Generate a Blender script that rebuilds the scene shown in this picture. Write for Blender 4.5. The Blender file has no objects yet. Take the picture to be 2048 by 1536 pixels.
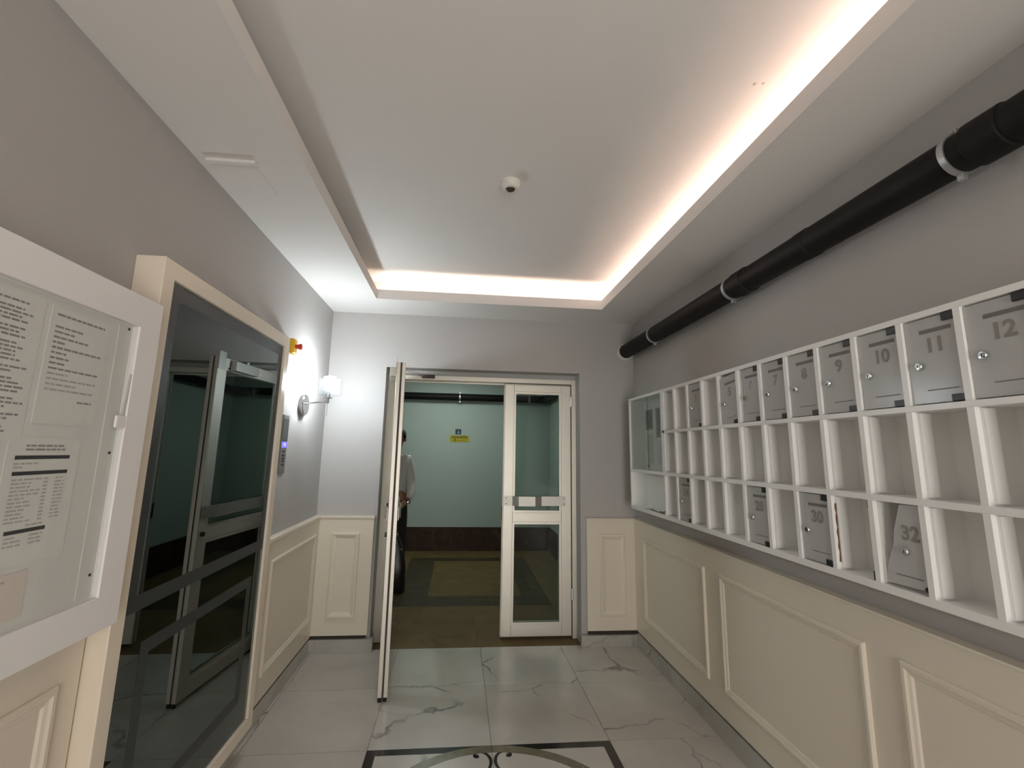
import bpy, math, random
from mathutils import Vector, Matrix

random.seed(7)
C = bpy.context.scene.collection
SC = bpy.context.scene

# ------------------------------------------------------------------ camera
FPX, YAW, PITCH, ROLL = 936.127, 0.09716, 0.17199, 0.018849
CXP, CYP = 1012.381, 740.367
cam_d = bpy.data.cameras.new('camera'); cam = bpy.data.objects.new('camera', cam_d); C.objects.link(cam)
cam_d.sensor_fit = 'HORIZONTAL'; cam_d.sensor_width = 36.0
cam_d.lens = FPX / 2048 * 36.0
cam_d.shift_x = (1024 - CXP) / 2048
cam_d.shift_y = -(768 - CYP) / 2048
cam_d.clip_start = 0.02
_f = Vector((math.sin(YAW) * math.cos(PITCH), math.cos(YAW) * math.cos(PITCH), math.sin(PITCH)))
_r = Vector((math.cos(YAW), -math.sin(YAW), 0)); _u = _r.cross(_f)
_r2 = _r * math.cos(ROLL) + _u * math.sin(ROLL); _u2 = -_r * math.sin(ROLL) + _u * math.cos(ROLL)
cam.matrix_world = Matrix(((_r2.x, _u2.x, -_f.x, 0), (_r2.y, _u2.y, -_f.y, 0), (_r2.z, _u2.z, -_f.z, 1.5), (0, 0, 0, 1)))
SC.camera = cam

# ------------------------------------------------------------------ world, daylight portal, exposure
W = bpy.data.worlds.new('sky'); SC.world = W; W.use_nodes = True
bg = W.node_tree.nodes['Background']; bg.inputs[0].default_value = (1.0, 0.985, 0.955, 1); bg.inputs[1].default_value = 8.0
pl = bpy.data.lights.new('entrance_daylight_portal', 'AREA'); pl.shape = 'RECTANGLE'; pl.size = 1.35; pl.size_y = 2.2
pl.cycles.is_portal = True
po = bpy.data.objects.new('entrance_daylight_portal', pl); C.objects.link(po)
po.location = (0.60, -2.52, 1.1); po.rotation_euler = (math.pi / 2, 0, 0)     # faces +Y, into the hall
SC.view_settings.view_transform = 'Standard'; SC.view_settings.look = 'None'
SC.view_settings.gamma = 1.0; SC.view_settings.use_curve_mapping = False
SC.view_settings.exposure = 0.06
SC.cycles.max_bounces = 8; SC.cycles.diffuse_bounces = 5; SC.cycles.transparent_max_bounces = 12
SC.cycles.use_adaptive_sampling = True; SC.cycles.adaptive_threshold = 0.025
SC.cycles.caustics_reflective = False; SC.cycles.caustics_refractive = False
SC.cycles.sample_clamp_indirect = 6.0

# ------------------------------------------------------------------ room measures
XL, XR, YB, ZC = -1.089, 1.513, 3.94, 2.638       # left, right, back wall faces, dropped ceiling
YR = -2.5                                          # rear wall with the glazed entrance
ZU = 2.82                                          # raised ceiling in the cove
CL, CR, CF, CN = -0.666, 1.106, 3.53, -1.9         # cove opening

# ------------------------------------------------------------------ materials
def newmat(name):
    m = bpy.data.materials.new(name); m.use_nodes = True
    nt = m.node_tree; return m, nt, nt.nodes['Principled BSDF']
def L(nt, a, b): nt.links.new(a, b)
def mat(name, col, rough=0.5, metal=0.0, bump=0.0, bscale=60.0, var=0.0, vscale=4.0, coat=0.0, spec=0.5):
    m, nt, p = newmat(name)
    p.inputs['Base Color'].default_value = (*col, 1); p.inputs['Roughness'].default_value = rough
    p.inputs['Metallic'].default_value = metal; p.inputs['Specular IOR Level'].default_value = spec
    if coat: p.inputs['Coat Weight'].default_value = coat; p.inputs['Coat Roughness'].default_value = 0.1
    geo = nt.nodes.new('ShaderNodeNewGeometry')
    if var:
        n = nt.nodes.new('ShaderNodeTexNoise'); n.inputs['Scale'].default_value = vscale; n.inputs['Detail'].default_value = 4
        L(nt, geo.outputs['Position'], n.inputs['Vector'])
        mx = nt.nodes.new('ShaderNodeMix'); mx.data_type = 'RGBA'
        mx.inputs[6].default_value = (*[c * (1 - var) for c in col], 1); mx.inputs[7].default_value = (*[min(1, c * (1 + var)) for c in col], 1)
        L(nt, n.outputs['Fac'], mx.inputs[0]); L(nt, mx.outputs[2], p.inputs['Base Color'])
    if bump:
        n = nt.nodes.new('ShaderNodeTexNoise'); n.inputs['Scale'].default_value = bscale; n.inputs['Detail'].default_value = 3
        L(nt, geo.outputs['Position'], n.inputs['Vector'])
        b = nt.nodes.new('ShaderNodeBump'); b.inputs['Strength'].default_value = bump; b.inputs['Distance'].default_value = 0.01
        L(nt, n.outputs['Fac'], b.inputs['Height']); L(nt, b.outputs['Normal'], p.inputs['Normal'])
    return m
def emat(name, col, strength):
    m, nt, p = newmat(name)
    p.inputs['Base Color'].default_value = (*col, 1)
    p.inputs['Emission Color'].default_value = (*col, 1); p.inputs['Emission Strength'].default_value = strength
    return m
def thin_glass(name, tint, opac=0.0, dcol=(0.8, 0.8, 0.8), gloss=1.0, rough=0.02):
    m, nt, p = newmat(name); nt.nodes.remove(p); out = nt.nodes['Material Output']
    tr = nt.nodes.new('ShaderNodeBsdfTransparent'); tr.inputs[0].default_value = (*tint, 1)
    df = nt.nodes.new('ShaderNodeBsdfDiffuse'); df.inputs[0].default_value = (*dcol, 1)
    gl = nt.nodes.new('ShaderNodeBsdfGlossy'); gl.inputs['Roughness'].default_value = rough
    lw = nt.nodes.new('ShaderNodeLayerWeight'); lw.inputs[0].default_value = 0.5          # Schlick reflectance, the same on both faces
    pw = nt.nodes.new('ShaderNodeMath'); pw.operation = 'POWER'; pw.inputs[1].default_value = 5.0
    fr = nt.nodes.new('ShaderNodeMath'); fr.operation = 'MULTIPLY_ADD'; fr.inputs[1].default_value = 0.96; fr.inputs[2].default_value = 0.04
    L(nt, lw.outputs['Facing'], pw.inputs[0]); L(nt, pw.outputs[0], fr.inputs[0])
    mu = nt.nodes.new('ShaderNodeMath'); mu.operation = 'MULTIPLY'; mu.inputs[1].default_value = gloss
    m1 = nt.nodes.new('ShaderNodeMixShader'); m1.inputs[0].default_value = opac
    m2 = nt.nodes.new('ShaderNodeMixShader')
    L(nt, tr.outputs[0], m1.inputs[1]); L(nt, df.outputs[0], m1.inputs[2])
    L(nt, fr.outputs[0], mu.inputs[0]); L(nt, mu.outputs[0], m2.inputs[0])
    L(nt, m1.outputs[0], m2.inputs[1]); L(nt, gl.outputs[0], m2.inputs[2]); L(nt, m2.outputs[0], out.inputs[0])
    return m
def marble(name, base, vein, rough=0.12, scale=1.0, soft=(0.8, 0.8, 0.8), amount=1.0, width=0.011, spec=0.5):
    m, nt, p = newmat(name); N = nt.nodes.new
    geo = N('ShaderNodeNewGeometry'); oi = N('ShaderNodeObjectInfo')
    rn = N('ShaderNodeVectorMath'); rn.operation = 'SCALE'; rn.inputs[0].default_value = (7.3, 3.1, 5.7)
    L(nt, oi.outputs['Random'], rn.inputs['Scale'])
    ad = N('ShaderNodeVectorMath'); ad.operation = 'ADD'; L(nt, geo.outputs['Position'], ad.inputs[0]); L(nt, rn.outputs[0], ad.inputs[1])
    w = N('ShaderNodeTexNoise'); w.inputs['Scale'].default_value = 2.2 * scale; w.inputs['Detail'].default_value = 6; w.inputs['Roughness'].default_value = 0.55
    L(nt, ad.outputs[0], w.inputs['Vector'])
    ws = N('ShaderNodeVectorMath'); ws.operation = 'MULTIPLY_ADD'; ws.inputs[1].default_value = (0.34, 0.34, 0.34)
    L(nt, w.outputs['Color'], ws.inputs[0]); L(nt, ad.outputs[0], ws.inputs[2])
    v = N('ShaderNodeTexVoronoi'); v.feature = 'DISTANCE_TO_EDGE'; v.inputs['Scale'].default_value = 1.0 * scale
    L(nt, ws.outputs[0], v.inputs['Vector'])
    r = N('ShaderNodeValToRGB'); r.color_ramp.elements[0].position = 0.0; r.color_ramp.elements[0].color = (1, 1, 1, 1)
    r.color_ramp.elements[1].position = width; r.color_ramp.elements[1].color = (0, 0, 0, 1)
    L(nt, v.outputs['Distance'], r.inputs[0])
    k = N('ShaderNodeTexNoise'); k.inputs['Scale'].default_value = 2.6 * scale; k.inputs['Detail'].default_value = 2
    L(nt, ad.outputs[0], k.inputs['Vector'])
    kr = N('ShaderNodeValToRGB'); kr.color_ramp.elements[0].position = 0.43; kr.color_ramp.elements[1].position = 0.62
    L(nt, k.outputs['Fac'], kr.inputs[0])
    mm = N('ShaderNodeMath'); mm.operation = 'MULTIPLY'; L(nt, r.outputs[0], mm.inputs[0]); L(nt, kr.outputs[0], mm.inputs[1])
    ma = N('ShaderNodeMath'); ma.operation = 'MULTIPLY'; ma.inputs[1].default_value = amount; L(nt, mm.outputs[0], ma.inputs[0])
    c = N('ShaderNodeTexNoise'); c.inputs['Scale'].default_value = 3.5 * scale; c.inputs['Detail'].default_value = 6
    L(nt, ws.outputs[0], c.inputs['Vector'])
    cr = N('ShaderNodeValToRGB'); cr.color_ramp.elements[0].position = 0.35; cr.color_ramp.elements[1].position = 0.6
    cr.color_ramp.elements[0].color = (*soft, 1); cr.color_ramp.elements[1].color = (*base, 1)
    L(nt, c.outputs['Fac'], cr.inputs[0])
    mx = N('ShaderNodeMix'); mx.data_type = 'RGBA'; L(nt, ma.outputs[0], mx.inputs[0]); L(nt, cr.outputs[0], mx.inputs[6]); mx.inputs[7].default_value = (*vein, 1)
    L(nt, mx.outputs[2], p.inputs['Base Color']); p.inputs['Roughness'].default_value = rough; p.inputs['Specular IOR Level'].default_value = spec
    return m

M = {}
M['wall'] = mat('wall_paint', (0.46, 0.44, 0.425), 0.55, bump=0.05, bscale=90, var=0.03, vscale=1.5)
M['ceil'] = mat('ceiling_paint', (0.80, 0.77, 0.74), 0.75, bump=0.03, bscale=70, var=0.015)
M['cream'] = mat('cream_lacquer', (0.77, 0.69, 0.575), 0.32, var=0.02, vscale=2)
M['cream2'] = mat('cream_gloss_frame', (0.84, 0.74, 0.61), 0.22, var=0.02, vscale=2)
M['melamine'] = mat('white_melamine', (0.88, 0.87, 0.85), 0.35, var=0.02, vscale=6)
M['pvc'] = mat('white_pvc', (0.89, 0.86, 0.85), 0.30)
M['marble'] = marble('white_marble', (0.56, 0.53, 0.485), (0.13, 0.135, 0.14), 0.18, 1.0, (0.51, 0.48, 0.435))
M['marble_bb'] = marble('white_marble_skirting', (0.46, 0.44, 0.395), (0.2, 0.21, 0.2), 0.2, 1.2, (0.40, 0.385, 0.345), 0.6)
M['grout'] = mat('dark_grout', (0.22, 0.20, 0.17), 0.8)
M['inlay_black'] = mat('black_granite', (0.018, 0.016, 0.015), 0.15, var=0.3, vscale=60)
M['inlay_olive'] = mat('olive_marble', (0.17, 0.15, 0.10), 0.18, var=0.35, vscale=25)
M['gap'] = mat('painted_gap_shade', (0.05, 0.04, 0.03), 0.9)  # near-black colour stands in for shade in the recess above the skirting
M['alu'] = mat('brushed_aluminium', (0.715, 0.665, 0.58), 0.38, metal=0.36, var=0.03, vscale=8)
M['alu_dark'] = mat('dark_gasket', (0.06, 0.05, 0.045), 0.6)
M['steel'] = mat('brushed_steel', (0.50, 0.475, 0.43), 0.45, metal=0.7)
M['chrome'] = mat('chrome', (0.82, 0.84, 0.86), 0.08, metal=1.0)
M['black'] = mat('black_plastic', (0.012, 0.012, 0.013), 0.4)
M['rubber'] = mat('black_rubber', (0.010, 0.009, 0.009), 0.7)
M['pipe'] = mat('black_pipe', (0.0095, 0.0080, 0.0075), 0.55, spec=0.2, bump=0.06, bscale=14, var=0.3, vscale=9)
M['galv'] = mat('galvanised_steel', (0.55, 0.55, 0.55), 0.4, metal=0.8, var=0.15, vscale=40)
M['plaster'] = mat('white_plaster', (0.62, 0.59, 0.55), 0.8)
M['mirror'] = mat('smoked_mirror', (0.155, 0.175, 0.172), 0.015, metal=1.0)
M['etched'] = mat('sandblasted_band', (0.030, 0.034, 0.036), 0.42, metal=0.0)
M['glass'] = thin_glass('door_glass', (0.85, 0.90, 0.875), gloss=0.3)
M['glass_green'] = thin_glass('sliding_glass', (0.90, 0.93, 0.915), 0.03, (0.3, 0.36, 0.34))
M['glass_board'] = thin_glass('board_glass', (0.985, 0.99, 0.985), 0.01, (0.6, 0.6, 0.6), 0.6)
M['shade'] = thin_glass('clear_shade_glass', (0.985, 0.99, 0.992), 0.004, (0.8, 0.85, 0.9), 0.5)
M['acrylic'] = thin_glass('frosted_acrylic', (0.86, 0.86, 0.85), 0.52, (0.76, 0.76, 0.745), 0.6, 0.22)
M['paper'] = mat('paper', (0.83, 0.815, 0.79), 0.8)
M['paper_pink'] = mat('paper_aged', (0.80, 0.72, 0.67), 0.8)
M['ink'] = mat('grey_ink', (0.33, 0.32, 0.31), 0.8)
M['ink_soft'] = mat('pale_ink', (0.52, 0.51, 0.49), 0.8)
M['ink_dark'] = mat('black_ink', (0.030, 0.032, 0.036), 0.8)
M['backing'] = mat('board_backing', (0.80, 0.795, 0.77), 0.75, var=0.03, vscale=3)
M['num'] = mat('number_print', (0.25, 0.24, 0.22), 0.7)
M['slot'] = mat('painted_slot_shade', (0.18, 0.172, 0.158), 0.8)  # shade of the cut slots and engraved lines, painted as flat grey bars
M['glue'] = mat('brown_glue', (0.16, 0.075, 0.035), 0.6, bump=0.4, bscale=90)
M['yellow'] = mat('yellow_plastic', (0.78, 0.48, 0.02), 0.4)
M['red'] = mat('red_plastic', (0.55, 0.035, 0.025), 0.4)
M['grey_plastic'] = mat('grey_plastic', (0.12, 0.12, 0.12), 0.5)
M['screen'] = mat('dark_screen', (0.03, 0.033, 0.037), 0.25)
M['display'] = emat('blue_display', (0.17, 0.15, 1.0), 1.0)
M['display_text'] = emat('display_digits', (0.62, 0.62, 1.0), 1.0)
M['panel_steel'] = mat('panel_steel', (0.22, 0.205, 0.19), 0.4, metal=0.6)
M['white_plastic'] = mat('white_plastic', (0.78, 0.75, 0.70), 0.4)
M['det_lens'] = mat('detector_lens', (0.05, 0.04, 0.03), 0.2)
M['bulb'] = emat('lit_bulb', (0.86, 0.95, 1.0), 208.0)
M['led'] = emat('warm_led_strip', (1.0, 0.74, 0.62), 27.0)
M['led2'] = emat('warm_led_strip_bright', (1.0, 0.76, 0.64), 54.0)
M['tube'] = emat('corridor_lamp', (0.86, 1.0, 0.92), 15.5)
M['hall_wall'] = mat('corridor_paint', (0.46, 0.52, 0.48), 0.7, var=0.03, vscale=1.2)
M['hall_floor'] = marble('corridor_beige_stone', (0.165, 0.108, 0.045), (0.10, 0.065, 0.03), 0.6, 1.5, (0.14, 0.088, 0.036), 0.6, 0.05, 0.2)
M['hall_band'] = marble('corridor_dark_stone', (0.066, 0.046, 0.022), (0.11, 0.085, 0.045), 0.5, 2.0, (0.05, 0.036, 0.018), 0.5, 0.05, 0.2)
M['hall_skirt'] = marble('corridor_brown_marble', (0.055, 0.028, 0.018), (0.11, 0.075, 0.05), 0.5, 2.5, (0.034, 0.018, 0.012), 0.5, 0.05, 0.2)
M['sign_yellow'] = mat('sign_yellow', (0.52, 0.42, 0.025), 0.6)
M['sign_ink'] = mat('sign_ink', (0.07, 0.05, 0.01), 0.6)
M['sign_blue'] = mat('sign_blue', (0.028, 0.05, 0.085), 0.6)
M['sign_white'] = mat('sign_white', (0.30, 0.36, 0.42), 0.6)
M['skin'] = mat('skin', (0.34, 0.17, 0.105), 0.55, var=0.06, vscale=20)
M['hair'] = mat('black_hair', (0.012, 0.010, 0.009), 0.55, bump=0.6, bscale=120)
M['shirt'] = mat('white_shirt', (0.62, 0.585, 0.57), 0.85, bump=0.35, bscale=22)
M['trousers'] = mat('black_trousers', (0.014, 0.013, 0.014), 0.85, bump=0.3, bscale=25)
M['leather'] = mat('black_leather', (0.012, 0.011, 0.011), 0.3, bump=0.2, bscale=60)
M['eye'] = mat('eye_white', (0.6, 0.58, 0.55), 0.2)
M['iris'] = mat('dark_iris', (0.02, 0.012, 0.008), 0.15)
M['lips'] = mat('lips', (0.27, 0.11, 0.085), 0.5)

# ------------------------------------------------------------------ mesh helpers
WL = {}
class MB:
    def __init__(s, tf=None): s.v = []; s.f = []; s.tf = tf
    def add(s, vs, fs):
        o = len(s.v); s.v += [Vector(s.tf(*v)) if s.tf else Vector(v) for v in vs]; s.f += [tuple(i + o for i in f) for f in fs]; return s
    def box(s, x0, x1, y0, y1, z0, z1):
        if x0 > x1: x0, x1 = x1, x0
        if y0 > y1: y0, y1 = y1, y0
        if z0 > z1: z0, z1 = z1, z0
        return s.add([(x0, y0, z0), (x1, y0, z0), (x1, y1, z0), (x0, y1, z0), (x0, y0, z1), (x1, y0, z1), (x1, y1, z1), (x0, y1, z1)],
                     [(0, 3, 2, 1), (4, 5, 6, 7), (0, 1, 5, 4), (1, 2, 6, 5), (2, 3, 7, 6), (3, 0, 4, 7)])
    def cyl(s, p0, p1, r0, r1=None, n=16, caps=True):
        r1 = r0 if r1 is None else r1
        p0, p1 = Vector(p0), Vector(p1); d = (p1 - p0).normalized()
        a = d.orthogonal().normalized(); b = d.cross(a)
        vs = []
        for p, r in ((p0, r0), (p1, r1)):
            for i in range(n):
                t = 2 * math.pi * i / n; vs.append(p + (a * math.cos(t) + b * math.sin(t)) * r)
        fs = [(i, (i + 1) % n, n + (i + 1) % n, n + i) for i in range(n)]
        if caps: fs += [tuple(range(n - 1, -1, -1)), tuple(range(n, 2 * n))]
        return s.add(vs, fs)
    def lathe(s, c, axis, prof, n=24, caps=True):
        """prof: list of (radius, distance along axis)"""
        c = Vector(c); d = Vector(axis).normalized(); a = d.orthogonal().normalized(); b = d.cross(a)
        vs = []; fs = []
        for (r, h) in prof:
            for i in range(n):
                t = 2 * math.pi * i / n; vs.append(c + d * h + (a * math.cos(t) + b * math.sin(t)) * r)
        for k in range(len(prof) - 1):
            for i in range(n):
                j = (i + 1) % n; fs.append((k * n + i, k * n + j, (k + 1) * n + j, (k + 1) * n + i))
        if caps: fs += [tuple(range(n - 1, -1, -1)), tuple(range((len(prof) - 1) * n, len(prof) * n))]
        return s.add(vs, fs)
    def sphere(s, c, r, n=20, m=12, sc=(1, 1, 1)):
        vs = [(c[0], c[1], c[2] - r * sc[2])]; fs = []
        for j in range(1, m):
            ph = -math.pi / 2 + math.pi * j / m
            for i in range(n):
                t = 2 * math.pi * i / n
                vs.append((c[0] + r * sc[0] * math.cos(ph) * math.cos(t), c[1] + r * sc[1] * math.cos(ph) * math.sin(t), c[2] + r * sc[2] * math.sin(ph)))
        vs.append((c[0], c[1], c[2] + r * sc[2])); top = len(vs) - 1
        for i in range(n): fs.append((0, 1 + (i + 1) % n, 1 + i)); fs.append((top, top - n + i, top - n + (i + 1) % n))
        for j in range(m - 2):
            for i in range(n):
                a = 1 + j * n; fs.append((a + i, a + (i + 1) % n, a + n + (i + 1) % n, a + n + i))
        return s.add(vs, fs)
    def prism(s, pts, d0, d1, mp):
        """polygon pts (u,v) extruded from depth d0 to d1; mp(u,v,d)->xyz"""
        n = len(pts)
        vs = [mp(u, v, d0) for u, v in pts] + [mp(u, v, d1) for u, v in pts]
        return s.add(vs, [tuple(range(n - 1, -1, -1)), tuple(range(n, 2 * n))] + [(i, (i + 1) % n, n + (i + 1) % n, n + i) for i in range(n)])
    def ring(s, u0, u1, v0, v1, prof, mp):
        """mitred picture-frame; prof: list of (inset, depth)"""
        k = len(prof); vs = []
        for (i, d) in prof:
            for (u, v) in ((u0 + i, v0 + i), (u1 - i, v0 + i), (u1 - i, v1 - i), (u0 + i, v1 - i)): vs.append(mp(u, v, d))
        fs = []
        for a in range(k):
            b = (a + 1) % k
            for c in range(4):
                e = (c + 1) % 4; fs.append((a * 4 + c, a * 4 + e, b * 4 + e, b * 4 + c))
        return s.add(vs, fs)
    def build(s, name, m, parent=None, smooth=False, bevel=0.0, recalc=True):
        xs = [v.x for v in s.v]; ys = [v.y for v in s.v]; zs = [v.z for v in s.v]
        c = Vector(((min(xs) + max(xs)) / 2, (min(ys) + max(ys)) / 2, (min(zs) + max(zs)) / 2 if parent else min(zs)))
        me = bpy.data.meshes.new(name); me.from_pydata([v - c for v in s.v], [], s.f); me.materials.append(M[m] if isinstance(m, str) else m)
        if recalc:
            import bmesh
            bm = bmesh.new(); bm.from_mesh(me); bmesh.ops.recalc_face_normals(bm, faces=bm.faces); bm.to_mesh(me); bm.free()
        if smooth:
            for p in me.polygons: p.use_smooth = True
            me.set_sharp_from_angle(angle=math.radians(40))
        me.update()
        o = bpy.data.objects.new(name, me); C.objects.link(o)
        place(o, c, parent)
        if bevel:
            b = o.modifiers.new('bevel', 'BEVEL'); b.width = bevel; b.segments = 2; b.limit_method = 'ANGLE'; b.angle_limit = math.radians(40)
        return o
def place(o, c, parent):
    WL[o.name] = Vector(c)
    if parent:
        o.parent = parent; o.location = Vector(c) - WL[parent.name]
    else: o.location = c
def inst(src, name, c, parent):
    o = bpy.data.objects.new(name, src.data); C.objects.link(o); place(o, c, parent); return o
def tag(o, label=None, cat=None, group=None, kind=None):
    if label: o['label'] = label
    if cat: o['category'] = cat
    if group: o['group'] = group
    if kind: o['kind'] = kind
    return o
def thing(name, loc, label=None, cat=None, group=None, kind=None):
    e = bpy.data.objects.new(name, None); C.objects.link(e); e.location = loc; e.empty_display_size = 0.05; WL[e.name] = Vector(loc)
    return tag(e, label, cat, group, kind)
def struct(o, label=None): o['kind'] = 'structure'; return tag(o, label)
def B(name, m, parent, *bx, bevel=0.0):
    b = MB()
    for q in bx: b.box(*q)
    return b.build(name, m, parent, bevel=bevel)
def text_mesh(s, size, m, name, origin, xdir, ydir, parent, depth=0.0004, bold=0.0):
    cu = bpy.data.curves.new('text', 'FONT'); cu.body = s; cu.size = size; cu.align_x = 'CENTER'; cu.align_y = 'CENTER'; cu.extrude = depth; cu.offset = bold
    to = bpy.data.objects.new('text_tmp', cu); C.objects.link(to)
    me = bpy.data.meshes.new_from_object(to.evaluated_get(bpy.context.evaluated_depsgraph_get()))
    bpy.data.objects.remove(to); bpy.data.curves.remove(cu)
    xd, yd = Vector(xdir), Vector(ydir); zd = xd.cross(yd)
    for v in me.vertices: v.co = xd * v.co.x + yd * v.co.y + zd * v.co.z
    me.materials.clear(); me.materials.append(M[m]); me.name = name
    o = bpy.data.objects.new(name, me); C.objects.link(o); place(o, Vector(origin), parent); return o
mpL = lambda x: (lambda u, v, d: (x + d, u, v))          # on the left wall: u = y, v = z, depth grows into the room
mpR = lambda x: (lambda u, v, d: (x - d, u, v))
mpB = lambda y: (lambda u, v, d: (u, y - d, v))
MOLD = [(0, 0), (0, 0.007), (0.006, 0.013), (0.017, 0.013), (0.024, 0.008), (0.034, 0.005), (0.040, 0.0)]

# ================================================================== SETTING
# ---- walls
OX0, OX1, OZ = -0.622, 1.025, 2.18                  # door opening in the back wall
wl = struct(B('wall_left', 'wall', None, (XL - 0.15, XL, YR - 0.15, YB + 0.2, 0, 3.0)))
wr = struct(B('wall_right', 'wall', None, (XR, XR + 0.15, YR - 0.15, YB + 0.2, 0, 3.0)))
wb = struct(B('wall_back', 'wall', None, (XL, OX0, YB, YB + 0.2, 0, 3.0), (OX1, XR, YB, YB + 0.2, 0, 3.0), (OX0, OX1, YB, YB + 0.2, OZ, 3.0)))
B('lintel_infill', 'wall', wb, (OX0, OX1, 4.085, 4.13, 2.142, OZ))
wrr = struct(B('wall_rear', 'wall', None, (XL, -0.05, YR - 0.15, YR, 0, 3.0), (1.25, XR, YR - 0.15, YR, 0, 3.0), (-0.05, 1.25, YR - 0.15, YR, 2.15, 3.0)))
# ---- ceiling with cove
ce = struct(B('ceiling', 'ceil', None, (XL - 0.15, XR + 0.15, YR - 0.15, YB + 0.2, ZU, ZU + 0.1)))
KW = 0.14
B('soffit_board', 'ceil', ce, (XL, CL, YR, YB, ZC, ZC + 0.014)); B('soffit_board', 'ceil', ce, (CR, XR, YR, YB, ZC, ZC + 0.014))
B('soffit_board', 'ceil', ce, (CL, CR, CF, YB, ZC, ZC + 0.014)); B('soffit_board', 'ceil', ce, (CL, CR, YR, CN, ZC, ZC + 0.014))
LZ0, LZ1, LT = ZC + 0.014, ZC + 0.076, 0.014
B('cove_lip', 'ceil', ce, (CL - LT, CL, CN - LT, CF + LT, LZ0, LZ1)); B('cove_lip', 'ceil', ce, (CR, CR + LT, CN - LT, CF + LT, LZ0, LZ1))
B('cove_lip', 'ceil', ce, (CL, CR, CF, CF + LT, LZ0, LZ1)); B('cove_lip', 'ceil', ce, (CL, CR, CN - LT, CN, LZ0, LZ1))
B('cove_wall', 'ceil', ce, (CL - KW - 0.02, CL - KW, CN - KW, CF + KW, LZ0, ZU)); B('cove_wall', 'ceil', ce, (CR + KW, CR + KW + 0.02, CN - KW, CF + KW, LZ0, ZU))
B('cove_wall', 'ceil', ce, (CL - KW, CR + KW, CF + KW, CF + KW + 0.02, LZ0, ZU)); B('cove_wall', 'ceil', ce, (CL - KW, CR + KW, CN - KW - 0.02, CN - KW, LZ0, ZU))
for (hx, hy, rr) in ((1.016, 1.388, 0.0065), (1.044, 1.383, 0.0055)):
    MB().lathe((hx, hy, ZU), (0, 0, -1), [(rr, 0), (rr * 0.9, 0.002), (rr * 0.4, 0.003)], 10).build('screw_plug', 'plaster', ce, True)
for (nm, mt, lab, bx) in (('led_strip', 'led2', 'warm glowing light strip in the ceiling recess above the door', (CL - 0.02, CR + 0.03, CF + 0.050, CF + 0.064, 2.681, 2.687)),
                      ('led_strip', 'led', 'warm glowing light strip in the ceiling recess above the mailboxes', (CR + 0.086, CR + 0.100, CN, CF + 0.03, 2.690, 2.696))):
    e = thing(nm, ((bx[0] + bx[1]) / 2, (bx[2] + bx[3]) / 2, LZ0), lab, 'light strip', 'cove light strips')
    B('strip', mt, e, bx)
    B('channel', 'alu', e, (bx[0], bx[1], bx[2], bx[3], LZ0, bx[4] - 0.0005))
# ---- floor: marble tiles, one by one
fl = struct(B('floor', 'grout', None, (XL - 0.15, XR + 0.15, YR - 0.15, YB + 0.005, -0.06, -0.003)), 'white veined marble tile floor with inlay')
TX = [XL + 0.001, -1.034, -0.405, 0.2235, 0.853, 1.482]; TP = 0.629; G = 0.0016
TY = [3.944, 3.338] + [2.709 - TP * i for i in range(9)]
full = None
for i in range(len(TX) - 1):
    for j in range(len(TY) - 1):
        x0, x1, y1, y0 = TX[i] + G, TX[i + 1] - G, TY[j] - G, TY[j + 1] + G
        if i > 0 and j > 0:
            if full is None: full = B('tile', 'marble', fl, (x0, x1, y0, y1, -0.0035, 0))
            else: inst(full, 'tile', ((x0 + x1) / 2, (y0 + y1) / 2, -0.00175), fl)
        else: B('tile', 'marble', fl, (x0, x1, y0, y1, -0.0035, 0))
# inlay medallion
IX0, IX1, IY0, IY1 = -0.405, 0.853, 2.709 - 2 * TP, 2.709
icx, icy = (IX0 + IX1) / 2, (IY0 + IY1) / 2
bw = 0.047; H = 0.0006
B('inlay_border', 'inlay_black', fl, (IX0, IX1, IY1 - bw, IY1, -0.002, H)); B('inlay_border', 'inlay_black', fl, (IX0, IX1, IY0, IY0 + bw, -0.002, H))
B('inlay_border', 'inlay_black', fl, (IX0, IX0 + bw, IY0 + bw, IY1 - bw, -0.002, H)); B('inlay_border', 'inlay_black', fl, (IX1 - bw, IX1, IY0 + bw, IY1 - bw, -0.002, H))
for q in range(8):
    b = MB(); n = 14; R1, R0 = 0.628, 0.572; vs = []; t0, t1 = q * math.pi / 4 + 0.002, (q + 1) * math.pi / 4 - 0.002
    for k in range(n + 1):
        t = t0 + (t1 - t0) * k / n
        for (r, z) in ((R0, -0.002), (R1, -0.002), (R1, H + 0.0003), (R0, H + 0.0003)): vs.append((icx + r * math.cos(t), icy + r * math.sin(t), z))
    fs = [(k * 4 + a, k * 4 + (a + 1) % 4, k * 4 + 4 + (a + 1) % 4, k * 4 + 4 + a) for k in range(n) for a in range(4)] + [(3, 2, 1, 0), (n * 4, n * 4 + 1, n * 4 + 2, n * 4 + 3)]
    b.add(vs, fs).build('inlay_ring', 'inlay_olive', fl)
def ribbon(pts, ws, z0, z1):
    b = MB(); vs = []; n = len(pts)
    for k in range(n):
        p = Vector(pts[k]); a = Vector(pts[max(0, k - 1)]); c = Vector(pts[min(n - 1, k + 1)]); d = (c - a).normalized(); nn = Vector((-d.y, d.x)); w = ws[k] / 2
        for (s, z) in ((-1, z0), (1, z0), (1, z1), (-1, z1)): vs.append((p.x + nn.x * w * s, p.y + nn.y * w * s, z))
    fs = [(k * 4 + a, k * 4 + (a + 1) % 4, k * 4 + 4 + (a + 1) % 4, k * 4 + 4 + a) for k in range(n - 1) for a in range(4)] + [(3, 2, 1, 0), (n * 4 - 4, n * 4 - 3, n * 4 - 2, n * 4 - 1)]
    return b.add(vs, fs)
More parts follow.
